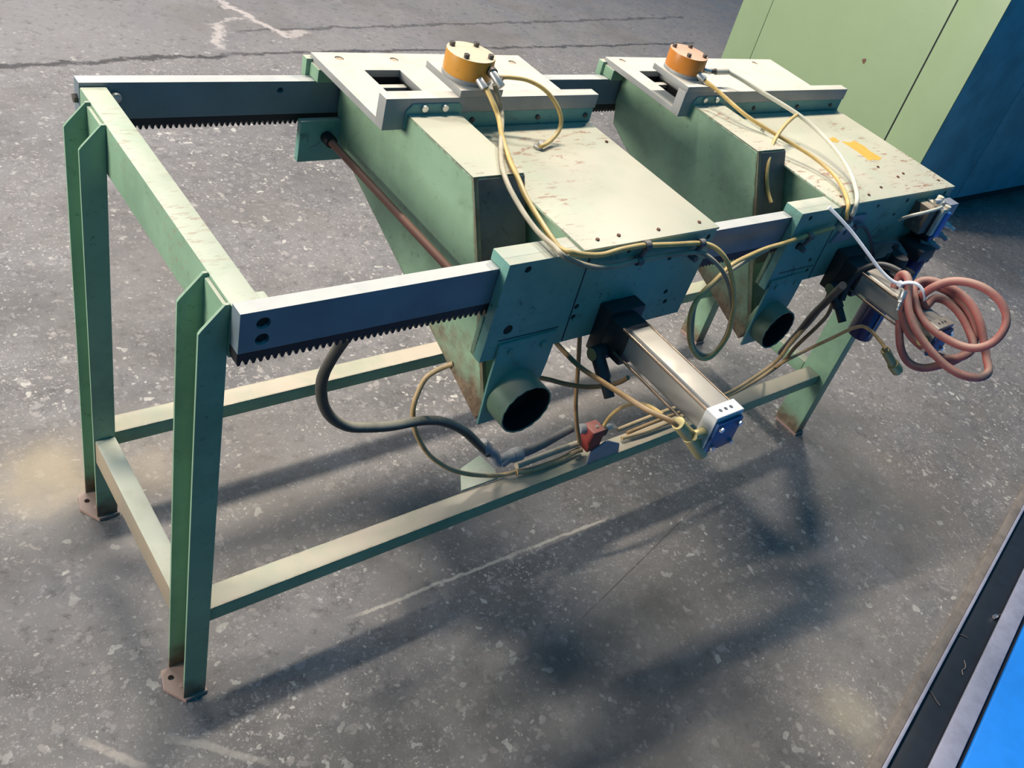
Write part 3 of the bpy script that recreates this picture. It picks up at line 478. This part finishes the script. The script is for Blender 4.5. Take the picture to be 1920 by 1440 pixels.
def carriage(K):
    x0, x1, cx0, cx1 = K['x0'], K['x1'], K['cx0'], K['cx1']
    root = thing('hopper_carriage', K['label'], 'hopper carriage', ((x0+x1)/2, .33, .55), 'hopper carriages on the slide rails')
    # top alloy plate with rectangular opening
    c = MB(); hx0, hx1, hy0, hy1 = K['hole']; c.box(hx0, hx1, hy0, hy1, .9, .96)
    for (px, py) in K['plate_bolts']: c.cyl((px, py, .936), (px, py, .96), .0085, n=20)
    tp = tag(MB().box(x0, x1, .409, .660, .926, .940, .001).build('top_plate', M['alum'], root, cut=c), 'dusty bare alloy plate with a rectangular opening')
    for (px, py) in K['plate_bolts']: MB().cyl((px, py, .934), (px, py, .9385), .0075, n=18).build('plate_bolt', M['tan_bolt'], tp)
    # bar standing along the plate's front edge
    fb = MB(); fb.box(x0+.048, x1, .385, .410, .9555, .985, .0008); fb.box(x0, x0+.0482, .385, .410, .926, .985, .0008)
    fb.build('front_bar', M['alum'], root)
    b = MB(); b.box(x0+.05, x1-.003, .386, .407, .90, .955, .001)
    b.prism([(cx0-.004, .925), (cx1+.004, .925), (cx1+.004, .968), (cx1-.004, .975), (cx0+.008, .975), (cx0-.004, .962)], 'y', .3825, .3855, .0006)
    bf = b.build('hopper_flange', M['plate'], root)
    for px in (cx0+.030, cx0+.072): bolt_head(px, .3828, .968, 'y', .0065, -.006, M['chrome'], bf, 12)
    for px in K['flange_bolts']: bolt_head(px, .3862, .940, 'y', .005, -.004, M['bolt'], bf, 12)
    MB().box(hx0-.01, hx1+.01, hy1-.036, hy1-.022, .912, .922, .001).build('hopper_rim', M['alum'], root)
    # ram block and round cap
    kx0, kx1 = K['blk']
    MB().prism([(kx0, .384), (kx1, .384), (kx1, .505), (kx0, .505)], 'z', .9853, .999, .001).build('ram_block', M['alum'], root)
    px, py = K['pot']; R = .0455
    MB().cyl((px, py, .999), (px, py, 1.007), R+.001, n=40, bev=.001).build('cap_ring', M['alum'], root)
    cp = tag(MB().cyl((px, py, 1.007), (px, py, 1.046), R, n=48, bev=.0012).build('round_cap', M[K['capmat']], root), K['caplabel'])
    for a in (35, 125, 215, 305):
        a = math.radians(a+K['caprot'])
        qx, qy = px+.0365*math.cos(a), py+.0365*math.sin(a)
        MB().cyl((qx, qy, 1.0455), (qx, qy, 1.0535), .0052, n=14, bev=.0006).build('cap_screw', M['bolt'], cp)
    for (p, q, r, mt) in K['fits']:
        MB().cyl(p, q, r, n=16, bev=.001).build('air_fitting', M[mt], cp)
    # hopper with sloping chute
    hp = MB(); prof = [(.619, .925), (.619, .845), (.604, .792), (.546, .762), (.012, .553), (.002, .575), (.009, .606), (.052, .691), (.069, .725), (.171, .953), (.3845, .955), (.3845, .925)]
    hp.prism(prof, 'x', cx0, cx1, .0025)
    c = MB(); c.box(max(hx0, cx0+.004), min(hx1, cx1-.004), hy0-.004, hy1+.004, .80, .96)
    h = hp.build('hopper', M['hopper'], root, cut=c)
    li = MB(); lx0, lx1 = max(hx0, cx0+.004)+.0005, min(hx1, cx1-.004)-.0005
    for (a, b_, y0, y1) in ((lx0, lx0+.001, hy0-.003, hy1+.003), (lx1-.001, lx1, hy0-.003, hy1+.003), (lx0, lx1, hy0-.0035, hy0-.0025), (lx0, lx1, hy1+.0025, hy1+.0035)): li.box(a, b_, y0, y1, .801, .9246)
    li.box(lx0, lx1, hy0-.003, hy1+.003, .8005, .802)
    tag(li.build('hopper_shade_lining', M['inside'], h), 'black lining painting the shade inside the hopper mouth')  # black walls and bottom paint the mouth's shade
    cf = MB()
    cf.prism([(.1705, .9505), (.0695, .7255), (.0665, .7265), (.1685, .9515)], 'x', cx0+.003, cx1-.002)
    tag(cf.build('chute_face', M['chute_front'], h), 'rusty dark brown chute face')
    cs = MB(); cs.prism([(.168, .953), (.066, .725), (.049, .691), (.004, .600), (.0, .612), (.050, .715), (.166, .957)], 'x', cx0-.0025, cx0+.006, .0006)
    cs.build('chute_edge_strip', M['edge_rust'], h)
    MB().box(cx0+.001, cx1-.001, .1715, .385, .9546, .9556).build('chute_top_skin', M['cover'], h)
    # closed box beside the chute, with its screwed cover
    MB().box(cx1+.013, x1-.012, .001, .384, .760, .9205, .002).build('housing', M['hopper'], root)
    cv = MB(); cv.prism([(cx1-.006, -.021), (x1-.006, -.021), (x1-.006, .384), (cx1+.002, .384), (cx1+.002, .168), (cx1-.006, .155)], 'z', .9205, .925, .0006)
    cvo = tag(cv.build('cover_sheet', M['cover'], root), 'dusty scratched sheet cover')
    for (qx, qy) in K['cover_screws']: bolt_head(qx, qy, .925, 'z', .0036, .0028, M['rust_screw'], cvo, 10, 'cover_screw')
    if K.get('sticker'):
        for (sx0, sx1, sy0, sy1) in K['sticker']: tag(MB().prism([(sx0, sy0), (sx0+(sx1-sx0)*.3, sy0+.004), (sx0+(sx1-sx0)*.55, sy0-.003), (sx1, sy0+.006), (sx1-.006, sy0+(sy1-sy0)*.45), (sx1+.002, sy0+(sy1-sy0)*.7), (sx1-.008, sy1), (sx0+(sx1-sx0)*.5, sy1-.006), (sx0+.003, sy1+.002), (sx0+.006, sy0+(sy1-sy0)*.5)], 'z', .925, .9254).build('worn_sticker', M['yellow'], cvo), 'torn yellow sticker')
    # front plate clamped over the front rail
    c = MB()
    for (qx, qz, qr) in K['holes']: c.cyl((qx, -.05, qz), (qx, -.012, qz), qr, n=20)
    pb = MB(); pb.prism([(x0-.002, .9200), (x1-.009, .9200), (x1-.022, .727), (x0-.010, .727)], 'y', -.0195, -.001, .0008)
    pl = pb.build('front_plate', M['plate'], root, cut=c)
    for (qx, qz, qr) in K['holes']: MB().cyl((qx, -.0110, qz), (qx, -.0178, qz), qr*.985, n=20).build('sunk_bolt_shade', M['inside'], pl)  # sunk bolts coloured near-black to paint the shade of the holes
    MB().box(x0-.002, x1-.012, -.0010, .027, .9005, .9200, .0006).build('saddle', M['plate'], root)
    MB().box(x0-.001, x0+.003, -.0008, .0262, .902, .919, .0006).build('saddle_end', M['frame'], root)
    b = MB(); b.box(x0-.009, x1-.03, -.0005, .010, .727, .806, .001); b.build('guide_block', M['hopper'], root)
    gz = MB(); gz.box(cx1+.012-.001, cx1+.012+.0012, -.0203, -.0195, .73, .917); gz.box(x0+.018, x0+.145, -.0203, -.0195, .7655, .7668); gz.build('plate_seam', M['seam'], pl)
    # outlet flange and stub pipe
    ox, oy, oz = K['pipe']
    b = MB(); b.prism([(ox-.056, oz+.118), (ox+.066, oz+.122), (ox+.064, oz+.050), (ox+.055, oz-.035), (ox+.04, oz-.06), (ox-.055, oz-.06), (ox-.058, oz+.045)], 'y', -.0245, -.0198, .0008)
    fl_ = b.build('outlet_flange', M['plate'], root)
    for sx in (-.030, .040): bolt_head(ox+sx, -.0246, oz+.100, 'y', .0065, -.004, M['plate'], fl_, 14, 'flange_bolt')
    b = MB(); b.ring((ox, oy+.055, oz), (ox, oy, oz), .0515, .0490, 48, .0007); po = b.build('outlet_pipe', M['pipe'], root)
    tag(MB().ring((ox, oy+.05, oz), (ox, oy+.0015, oz), .0489, .0478, 40).cyl((ox, min(oy+.050, -.0248), oz), (ox, min(oy+.045, -.0270), oz), .0485, n=40).build('pipe_shade_lining', M['inside'], po), 'black liner painting the shade inside the pipe')  # black liner and disc paint the shade within the pipe
    # rear saddle, hanging plate and pinion shaft
    MB().box(x0-.004, x0+.06, .615, .662, .9005, .926, .001).build('rear_saddle', M['frame'], root)
    MB().box(x0-.012, x0+.004, .649, .666, .895, .932, .001).build('rear_clip', M['frame'], root)
    MB().box(x1-.06, x1-.004, .615, .662, .9005, .926, .001).build('rear_saddle', M['frame'], root)
    if K.get('shaft'):
        MB().box(x0-.036, x0+.10, .598, .612, .745, .831, .001).build('hanging_plate', M['plate'], root)
        sh = MB(); sh.cyl((x0+.018, .594, .797), (x0+.018, .022, .797), .0075, n=18); so = sh.build('pinion_shaft', M['shaft'], root)
        MB().cyl((x0+.018, .574, .797), (x0+.018, .599, .797), .0125, n=14, bev=.002).build('pinion', M['rack'], so)
        gc = MB(); bb = bmesh.new(); bmesh.ops.create_icosphere(bb, subdivisions=2, radius=1)
        for v in bb.verts: v.co = Vector((x0+.022, .018, .790))+Vector((v.co.x*.010, v.co.y*.010, v.co.z*.026))*(1+.45*random.random())
        for f in bb.faces: f.smooth = True
        gc._add(bb); gc.build('grease_clump', M['grease'], so)
    # air cylinder
    ax0, ax1, at, ab, ye = K['cyl']; xm = (ax0+ax1)/2
    mo = tag(MB().box(ax0+.004, ax1+.028, -.052, -.0198, .700, .801, .003).build('cylinder_mount', M['block'], root), 'black cylinder mounting block')
    MB().box(ax0+.004, ax1+.006, -.105, -.051, .722, .792, .004).build('cylinder_neck', M['block'], mo)
    b = MB(); w = .004
    b.prism([(ax0+.010, ab+.006), (ax1-.010, ab+.006), (ax1-.003, ab+.014), (ax1-.003, at-.005), (ax1-.007, at-.001), (ax0+.012, at-.001), (ax0+.006, at-.008), (ax0+.006, ab+.012)], 'y', ye+.026, -.10, .001)
    cy = tag(b.build('air_cylinder', M['cyl'], root), 'square bare alloy air cylinder')
    for (tx, tz) in ((ax0+.002, at-.004), (ax0-.001, ab+.006), (ax1, at-.006), (ax1+.001, ab+.008)):
        MB().cyl((tx, ye+.02, tz), (tx, -.09, tz), .0027, n=10).build('tie_rod', M['rust_rod'], cy)
    c = MB()
    for q in (-.013, 0, .013): c.cyl((xm+q, ye+.013, at-.004), (xm+q, ye+.013, at+.01), .0038, n=14)
    ec = MB().box(ax0-.003, ax1+.003, ye, ye+.027, ab-.006, at+.002, .0015).build('end_cap', M['cap'] if K['clean_cap'] else M['cyl'], cy, cut=c)
    tag(MB().box(ax0-.001, ax1+.001, ye-.007, ye-.0002, ab-.010, at-.008, .003).build('end_plate', M['blue'], cy), 'blue end plate')
    for (tx, tz) in ((ax0+.008, at-.018), (ax1-.008, at-.018), (ax0+.008, ab), (ax1-.008, ab)):
        MB().cyl((tx, ye-.006, tz), (tx, ye-.012, tz), .005, n=6).build('end_nut', M['chrome'], cy)
    fb2 = MB(); fb2.cyl((ax0-.004, ye+.012, ab+.022), (ax0-.03, ye+.012, ab+.024), .0085, n=14, bev=.001); fb2.build('port_fitting', M['brass'], cy)
    # flow valve hanging left of the cylinder near the plate
    b = MB(); b.cyl((ax0+.02, -.062, .722), (ax0-.022, -.062, .722), .014, n=18, bev=.002); b.cyl((ax0-.010, -.062, .722), (ax0-.010, -.100, .690), .013, n=16, bev=.002); b.cyl((ax0-.010, -.098, .692), (ax0-.010, -.125, .668), .010, n=12, bev=.001)
    fv = b.build('flow_valve', M['black'], root)
    MB().cyl((ax0-.0215, -.062, .722), (ax0-.0235, -.062, .722), .012, n=18).build('valve_end_disc', M['brass'], fv)
    return root

M['grease'] = plain('dried_brown_grease', (0.11, 0.075, 0.045), 0.6, 0, .5, dust=.5, dust_col=(.30, .22, .13))
M['tan_bolt'] = plain('tan_stained_bolt', (0.52, 0.40, 0.27), 0.6)
M['rust_screw'] = plain('rusty_screw', (0.17, 0.07, 0.04), 0.7)
M['edge_rust'] = paint('peeling_edge_paint', (0.115, 0.075, 0.045), dark=(0.19, 0.25, 0.16), dust=0.3, rust=1.0, grime=0.6, speck=0.9)
M['seam'] = plain('dark_seam', (0.012, 0.03, 0.04), 0.7)
M['rust_rod'] = metal('stained_rod', (0.20, 0.15, 0.11), 0.4, 0.6, 0.5)
K1 = dict(shaft=True, x0=.400, x1=.886, cx0=.445, cx1=.552, hole=(.471, .547, .501, .586), plate_bolts=[(.445, .635), (.560, .632), (.845, .625)],
    label='left hopper carriage with round ochre cap and dusty cover, nearer the bare rail ends', blk=(.547, .640), pot=(.593, .440), capmat='ochre', caplabel='round ochre cap with pale dusty lid', caprot=8,
    flange_bolts=[.585, .74, .865], cover_screws=[(.590, .0), (.640, .002), (.735, .0), (.845, .002), (.86, .30)],
    holes=[(.437, .905, .0065), (.432, .786, .0095), (.573, .8035, .0055), (.573, .781, .0055), (.772, .872, .0055), (.80, .790, .0055), (.81, .765, .0055), (.86, .905, .0055), (.655, .905, .0045)],
    pipe=(.476, -.073, .640), cyl=(.626, .687, .798, .738, -.333), clean_cap=True,
    fits=[((.611, .392, 1.030), (.619, .366, 1.014), .0078, 'steel'), ((.586, .392, 1.016), (.590, .374, 1.006), .0078, 'steel'), ((.612, .398, 1.030), (.611, .388, 1.029), .010, 'bolt'), ((.617, .372, 1.018), (.630, .385, 1.021), .0045, 'bolt')])
K2 = dict(x0=1.150, x1=1.800, cx0=1.188, cx1=1.290, hole=(1.197, 1.272, .450, .584), plate_bolts=[(1.19, .640), (1.70, .635)],
    label='right hopper carriage with round orange cap, worn yellow sticker and valves, beside the green cabinet', blk=(1.151, 1.246), pot=(1.203, .460), capmat='orange', caplabel='round orange cap with pink dusty lid', caprot=8,
    flange_bolts=[1.42, 1.60, 1.75], cover_screws=[(1.32, .010), (1.42, .0), (1.50, .02), (1.62, .05), (1.66, .06), (1.60, .10), (1.76, .012)],
    holes=[(1.185, .905, .006), (1.19, .835, .009), (1.245, .86, .005), (1.27, .785, .0055), (1.28, .755, .0055), (1.45, .905, .005), (1.55, .870, .005), (1.58, .905, .006), (1.76, .908, .006), (1.235, .74, .006)],
    pipe=(1.205, -.062, .631), cyl=(1.362, 1.424, .795, .735, -.322), clean_cap=False, sticker=[(1.56, 1.605, .225, .250), (1.605, 1.67, .130, .225)],
    fits=[((1.236, .430, 1.018), (1.252, .421, 1.018), .007, 'steel'), ((1.250, .422, 1.018), (1.268, .421, 1.018), .0055, 'bolt'), ((1.268, .421, 1.018), (1.311, .420, 1.019), .0078, 'valve_white'), ((1.208, .418, 1.012), (1.216, .400, 1.007), .0085, 'steel')])
car1 = carriage(K1); car2 = carriage(K2)

# fittings that only one carriage has
b = MB(); b.cyl((.680, .296, .925), (.680, .296, .930), .009, n=16); b.cyl((.683, .297, .929), (.6835, .293, .937), .0055, n=12)
b.build('cover_fitting', M['steel'], car1)
b = MB(); b.cyl((1.352, .290, .925), (1.352, .290, .941), .006, n=12, bev=.001); b.build('cover_fitting', M['steel'], car2)
def p_clip(x, z, par, two=True):
    b = MB(); b.ring((x-.006, -.032, z), (x+.006, -.032, z), .0085, .0052, 16)
    b.cyl((x, -.034, z-.006), (x, -.026, z-.028), .0045, n=10); b.cyl((x, -.0195, z-.034), (x, -.036, z-.034), .0065, n=10)
    return b.build('tube_clip', M['dark_plastic'], par)
p_clip(.679, .922, car1); p_clip(.828, .904, car1); p_clip(1.195, .866, car2)
b = MB()
b.ring((.669, -.031, .889), (.681, -.031, .889), .0075, .0045, 14); b.build('tube_clip', M['dark_plastic'], car1)
# bulkhead bracket, valves and filter bowls on the right carriage
c = MB(); c.cyl((1.348, -.04, .850), (1.348, -.01, .850), .007, n=16); c.cyl((1.392, -.04, .853), (1.392, -.01, .853), .007, n=16)
b = MB(); b.prism([(1.310, .826), (1.372, .828), (1.405, .848), (1.408, .892), (1.330, .892), (1.335, .868)], 'y', -.0255, -.0198, .0006)
bk = tag(b.build('bulkhead_bracket', M['lilac'], car2, cut=c), 'pale bluish steel bracket with two holes')
for (x, z) in ((1.308, .893), (1.323, .900)):
    MB().cyl((x, -.034, z-.014), (x, -.034, z+.004), .0062, n=6, bev=.001).build('bulkhead_fitting', M['dark_plastic'], bk)
MB().cyl((1.303, -.032, .872), (1.338, -.032, .882), .008, n=12, bev=.001).build('bulkhead_fitting', M['valve_white'], bk)
vb = tag(MB().box(1.625, 1.660, -.066, -.0198, .832, .903, .003).build('solenoid_valve', M['valve'], car2), 'dusty brown solenoid valve bank')
MB().ring((1.6245, -.044, .878), (1.6225, -.044, .878), .0095, .0055, 18).build('valve_port', M['valve'], vb)
MB().cyl((1.6246, -.044, .878), (1.6238, -.044, .878), .0055, n=14).build('valve_port_bore', M['inside'], vb)
MB().cyl((1.6245, -.040, .850), (1.6225, -.040, .850), .006, n=14, bev=.001).build('valve_plug', M['valve'], vb)
MB().box(1.660, 1.667, -.070, -.025, .830, .900, .002).build('valve_gasket', M['black'], vb)
MB().box(1.667, 1.685, -.078, -.025, .828, .905, .003).build('valve_coil', M['valve_white'], vb)
tag(MB().box(1.685, 1.712, -.082, -.025, .824, .893, .003).build('valve_manifold', M['valve_blue'], vb), 'bright blue valve manifold')
tag(MB().box(1.728, 1.772, -.062, -.0198, .868, .902, .002).build('connector_box', M['lilac'], vb), 'grey blue connector box')
for (x, y, z) in ((1.668, -.060, .912), (1.690, -.072, .903), (1.676, -.05, .918)):
    MB().cyl((x, y, z-.010), (x, y, z+.008), .0085, n=12, bev=.003).build('push_fitting', M['valve_white'], vb)
MB().cyl((1.668, -.060, .918), (1.650, -.052, .915), .006, n=10, bev=.001).build('push_fitting', M['steel'], vb)
for (x, z, m) in ((1.752, .853, 'steel'), (1.742, .826, 'grey_plastic'), (1.730, .800, 'grey_plastic'), (1.716, .778, 'dark_plastic'), (1.700, .800, 'dark_plastic')):
    MB().cyl((x-.026, -.060, z), (x-.004, -.078, z-.004), .0085, n=12, bev=.002).build('push_fitting', M[m], vb)
    MB().cyl((x-.004, -.078, z-.004), (x+.006, -.090, z-.010), .006, n=10, bev=.002).build('fitting_elbow', M[m], vb)
MB().box(1.690, 1.725, -.070, -.0198, .765, .822, .004).build('valve_base', M['black'], vb)
for z in (.815, .79, .772): MB().box(1.688, 1.700, -.0745, -.070, z-.006, z+.005, .001).build('valve_tag', M['valve_blue'], vb)
for (p, q_, r) in (((1.60,-.04,.79),(1.60,-.075,.775),.012), ((1.625,-.05,.775),(1.665,-.06,.765),.010), ((1.58,-.05,.765),(1.545,-.07,.77),.009), ((1.70,-.06,.755),(1.74,-.075,.748),.011), ((1.66,-.04,.745),(1.66,-.085,.735),.010)):
    MB().cyl(p, q_, r, n=12, bev=.002).build('push_fitting', M['dark_plastic'], vb)
for pts in ([(1.50,-.03,.80),(1.52,-.05,.815),(1.56,-.055,.812),(1.60,-.05,.79)], [(1.545,-.07,.77),(1.53,-.09,.745),(1.56,-.10,.725),(1.60,-.09,.74)], [(1.665,-.06,.765),(1.70,-.08,.75),(1.69,-.09,.72),(1.655,-.085,.72)]):
    b = MB(); b.tube(pts, .0038, 8, 5); b.build('valve_tube', M['dark_plastic'], vb)
fr_ = tag(MB().box(1.505, 1.600, -.125, -.045, .690, .765, .008).build('filter_regulator', M['block'], car2), 'black filter regulator head')
MB().cyl((1.552, -.085, .7), (1.552, -.085, .795), .026, .022, n=24, bev=.003).build('regulator_knob', M['black'], fr_)
tag(MB().cyl((1.560, -.092, .555), (1.560, -.092, .692), .033, n=28, bev=.004).build('filter_bowl', M['navy'], fr_), 'dark blue filter bowl')
tag(MB().cyl((1.545, -.124, .575), (1.545, -.124, .68), .0022, n=8).build('sight_strip', M['lilac'], fr_), 'pale sight strip')
MB().cyl((1.672, -.070, .700), (1.672, -.070, .775), .030, n=24, bev=.004).build('lubricator_bowl', M['navy'], fr_)
MB().box(1.628, 1.700, -.10, -.03, .770, .802, .004).build('lubricator_head', M['block'], fr_)
MB().cyl((1.50, -.085, .728), (1.470, -.085, .728), .013, n=14, bev=.002).build('inlet_fitting', M['black'], fr_)

# ------------------------------------------------------------------ tubes, hoses, ties: each lifts off by itself
def tube_thing(name, label, cat, key, r, mat, group=None, pts=None, **k):
    b = MB(); b.tube(pts or TUBES[key], r, **k); return tag(b.build(name, M[mat]), label, cat, group)
G = 'plastic air tubes'
tube_thing('air_tube', 'amber tube from the ochre cap along the left plate, looping to the right carriage', 'air tube', 'tube_upper', .0047, 'amber', G)
tube_thing('air_tube', 'dusty greyish tube beside the amber one, lower of the two clipped to the left plate', 'air tube', 'tube_lower', .0045, 'grey_tube', G)
tube_thing('air_tube', 'short yellow tube curving from the ochre cap down to the left dusty cover', 'air tube', 'tube_cap_loop', .0042, 'amber', G)
tube_thing('air_tube', 'milky white tube from the orange cap to the right front plate', 'air tube', 'tube_white', .0052, 'white_tube', G)
tube_thing('air_tube', 'yellow tube from the orange cap running just below the milky white tube', 'air tube', 'tube_yellow2', .0046, 'amber', G)
tube_thing('air_tube', 'amber tube arching down in front of the right chute face, its end hanging free', 'air tube', 'tube_arc2', .0044, 'amber', G)
tube_thing('air_tube', 'amber tube looping low beside the left outlet pipe, under the left hopper', 'air tube', 'tube_left_loop', .0050, 'amber_dirty', G)
tube_thing('air_tube', 'brown tube running under the grey conduit, lower of two on the lower front rail', 'air tube', 'hose_rail_a', .0068, 'amber_dirty', G)
tube_thing('air_tube', 'thick tan tube lying directly under the grey conduit on the lower front rail', 'air tube', 'hose_rail_b', .0075, 'grey_tube', G)
tube_thing('air_tube', 'brown tube slanting from behind the left plate to the left cylinder end', 'air tube', 'tube_cyl', .0046, 'brown_tube', G)
tube_thing('air_tube', 'straight tan tube hanging vertically right of the left outlet pipe', 'air tube', 'tube_vertical', .0046, 'brown_tube', G)
tube_thing('air_tube', 'dark brown tube sagging from the left outlet pipe towards the black flow valve', 'air tube', 'tube_dark', .0048, 'brown_tube', G)
tube_thing('air_tube', 'short orange tube arching up from the red sensor on the lower rail', 'air tube', 'tube_orange', .0042, 'amber', G)
tube_thing('air_tube', 'upper brown tube of the bundle climbing from the red sensor to the right carriage', 'air tube', 'bundle_a', .0052, 'amber_dirty', G)
tube_thing('air_tube', 'second brown tube of the bundle climbing from the red sensor to the right carriage', 'air tube', 'bundle_b', .0050, 'brown_tube', G)
tube_thing('air_tube', 'lowest tan tube of the bundle, lying on the rail behind the left cylinder end', 'air tube', 'bundle_c', .0050, 'amber_dirty', G)
tube_thing('air_tube', 'thin yellow tube sagging below the right cylinder to the hanging brass fitting', 'air tube', 'tube_lower_right', .0044, 'amber_dirty', G)
tube_thing('air_tube', 'dark grey tube arching down from the pale two-hole bracket', 'air tube', 'tube_grey_arc', .0046, 'dark_plastic', G)
tube_thing('air_tube', 'short pale tube running to the valve bank at the right plate end', 'air tube', 'tube_valve', .0038, 'white_tube', G)
tube_thing('rubber_hose', 'dusty black hose drooping below the front rail to the grey elbow', 'hose', 'hose_black_left', .0092, 'rubber')
tube_thing('rubber_hose', 'black hose rising left of the right cylinder, alongside the brown tube bundle', 'hose', 'hose_black_bundle', .0090, 'black')
tube_thing('rubber_hose', 'black hose arching over the right cylinder into the red hose coil', 'hose', 'hose_black_arch', .0078, 'black')
tube_thing('conduit', 'ribbed dark grey conduit between the grey elbow and the red sensor', 'conduit', 'conduit', .0098, 'dark_plastic')
rh = thing('air_hose', 'dusty red rubber air hose coiled and tied over the right cylinder end', 'hose', (1.40, -.30, .69))
b = MB(); b.tube(TUBES['red_hose'], .0090, 12, 4); b.build('hose_coil', M['red_rubber'], rh)
q = [Vector(p) for p in TUBES['coupling']]
b = MB(); b.cyl(q[0], q[1], .0088, n=16, bev=.001); b.cyl(q[1], q[2], .0075, n=6, bev=.001); b.cyl(q[2], q[2]+(q[3]-q[2])*.5, .0052, n=14); b.cyl(q[2]+(q[3]-q[2])*.5, q[3], .0035, .0045, n=14)
tag(b.build('hose_coupling', M['steel'], rh), 'steel plug coupling')
ti = thing('cable_tie', 'white nylon cable tie holding the red hose coil, long tail sticking up left', 'cable tie', (1.30, -.15, .83))
b = MB(); b.tube(TUBES['tie'], .0048, 8, 6, (.75, 1.0)); b.build('tie_tail', M['nylon'], ti)
b = MB(); b.tube(TUBES['tie_loop'], .0042, 8, 6, (1.0, .7)); b.build('tie_loop', M['nylon'], ti)
h0 = Vector(TUBES['tie'][-1]); b = MB(); b.box(h0.x-.006, h0.x+.006, h0.y-.006, h0.y+.006, h0.z-.006, h0.z+.006, .002); b.build('tie_head', M['nylon'], ti)
tag(MB().cyl((1.368, -.240, .672), (1.398, -.262, .640), .011, n=14, bev=.002).build('brass_silencer', M['brass'], car2), 'dull brass silencer')
MB().cyl((1.398, -.262, .640), (1.418, -.275, .622), .014, n=14, bev=.003).build('brass_silencer', M['brass'], car2)
# brass silencer at the left cylinder end
b = MB(); b.cyl((.566, -.303, .785), (.600, -.312, .752), .0115, n=16, bev=.002); b.cyl((.600, -.312, .752), (.640, -.325, .708), .0125, n=16, bev=.002)
b.build('brass_silencer', M['brass'], car1)
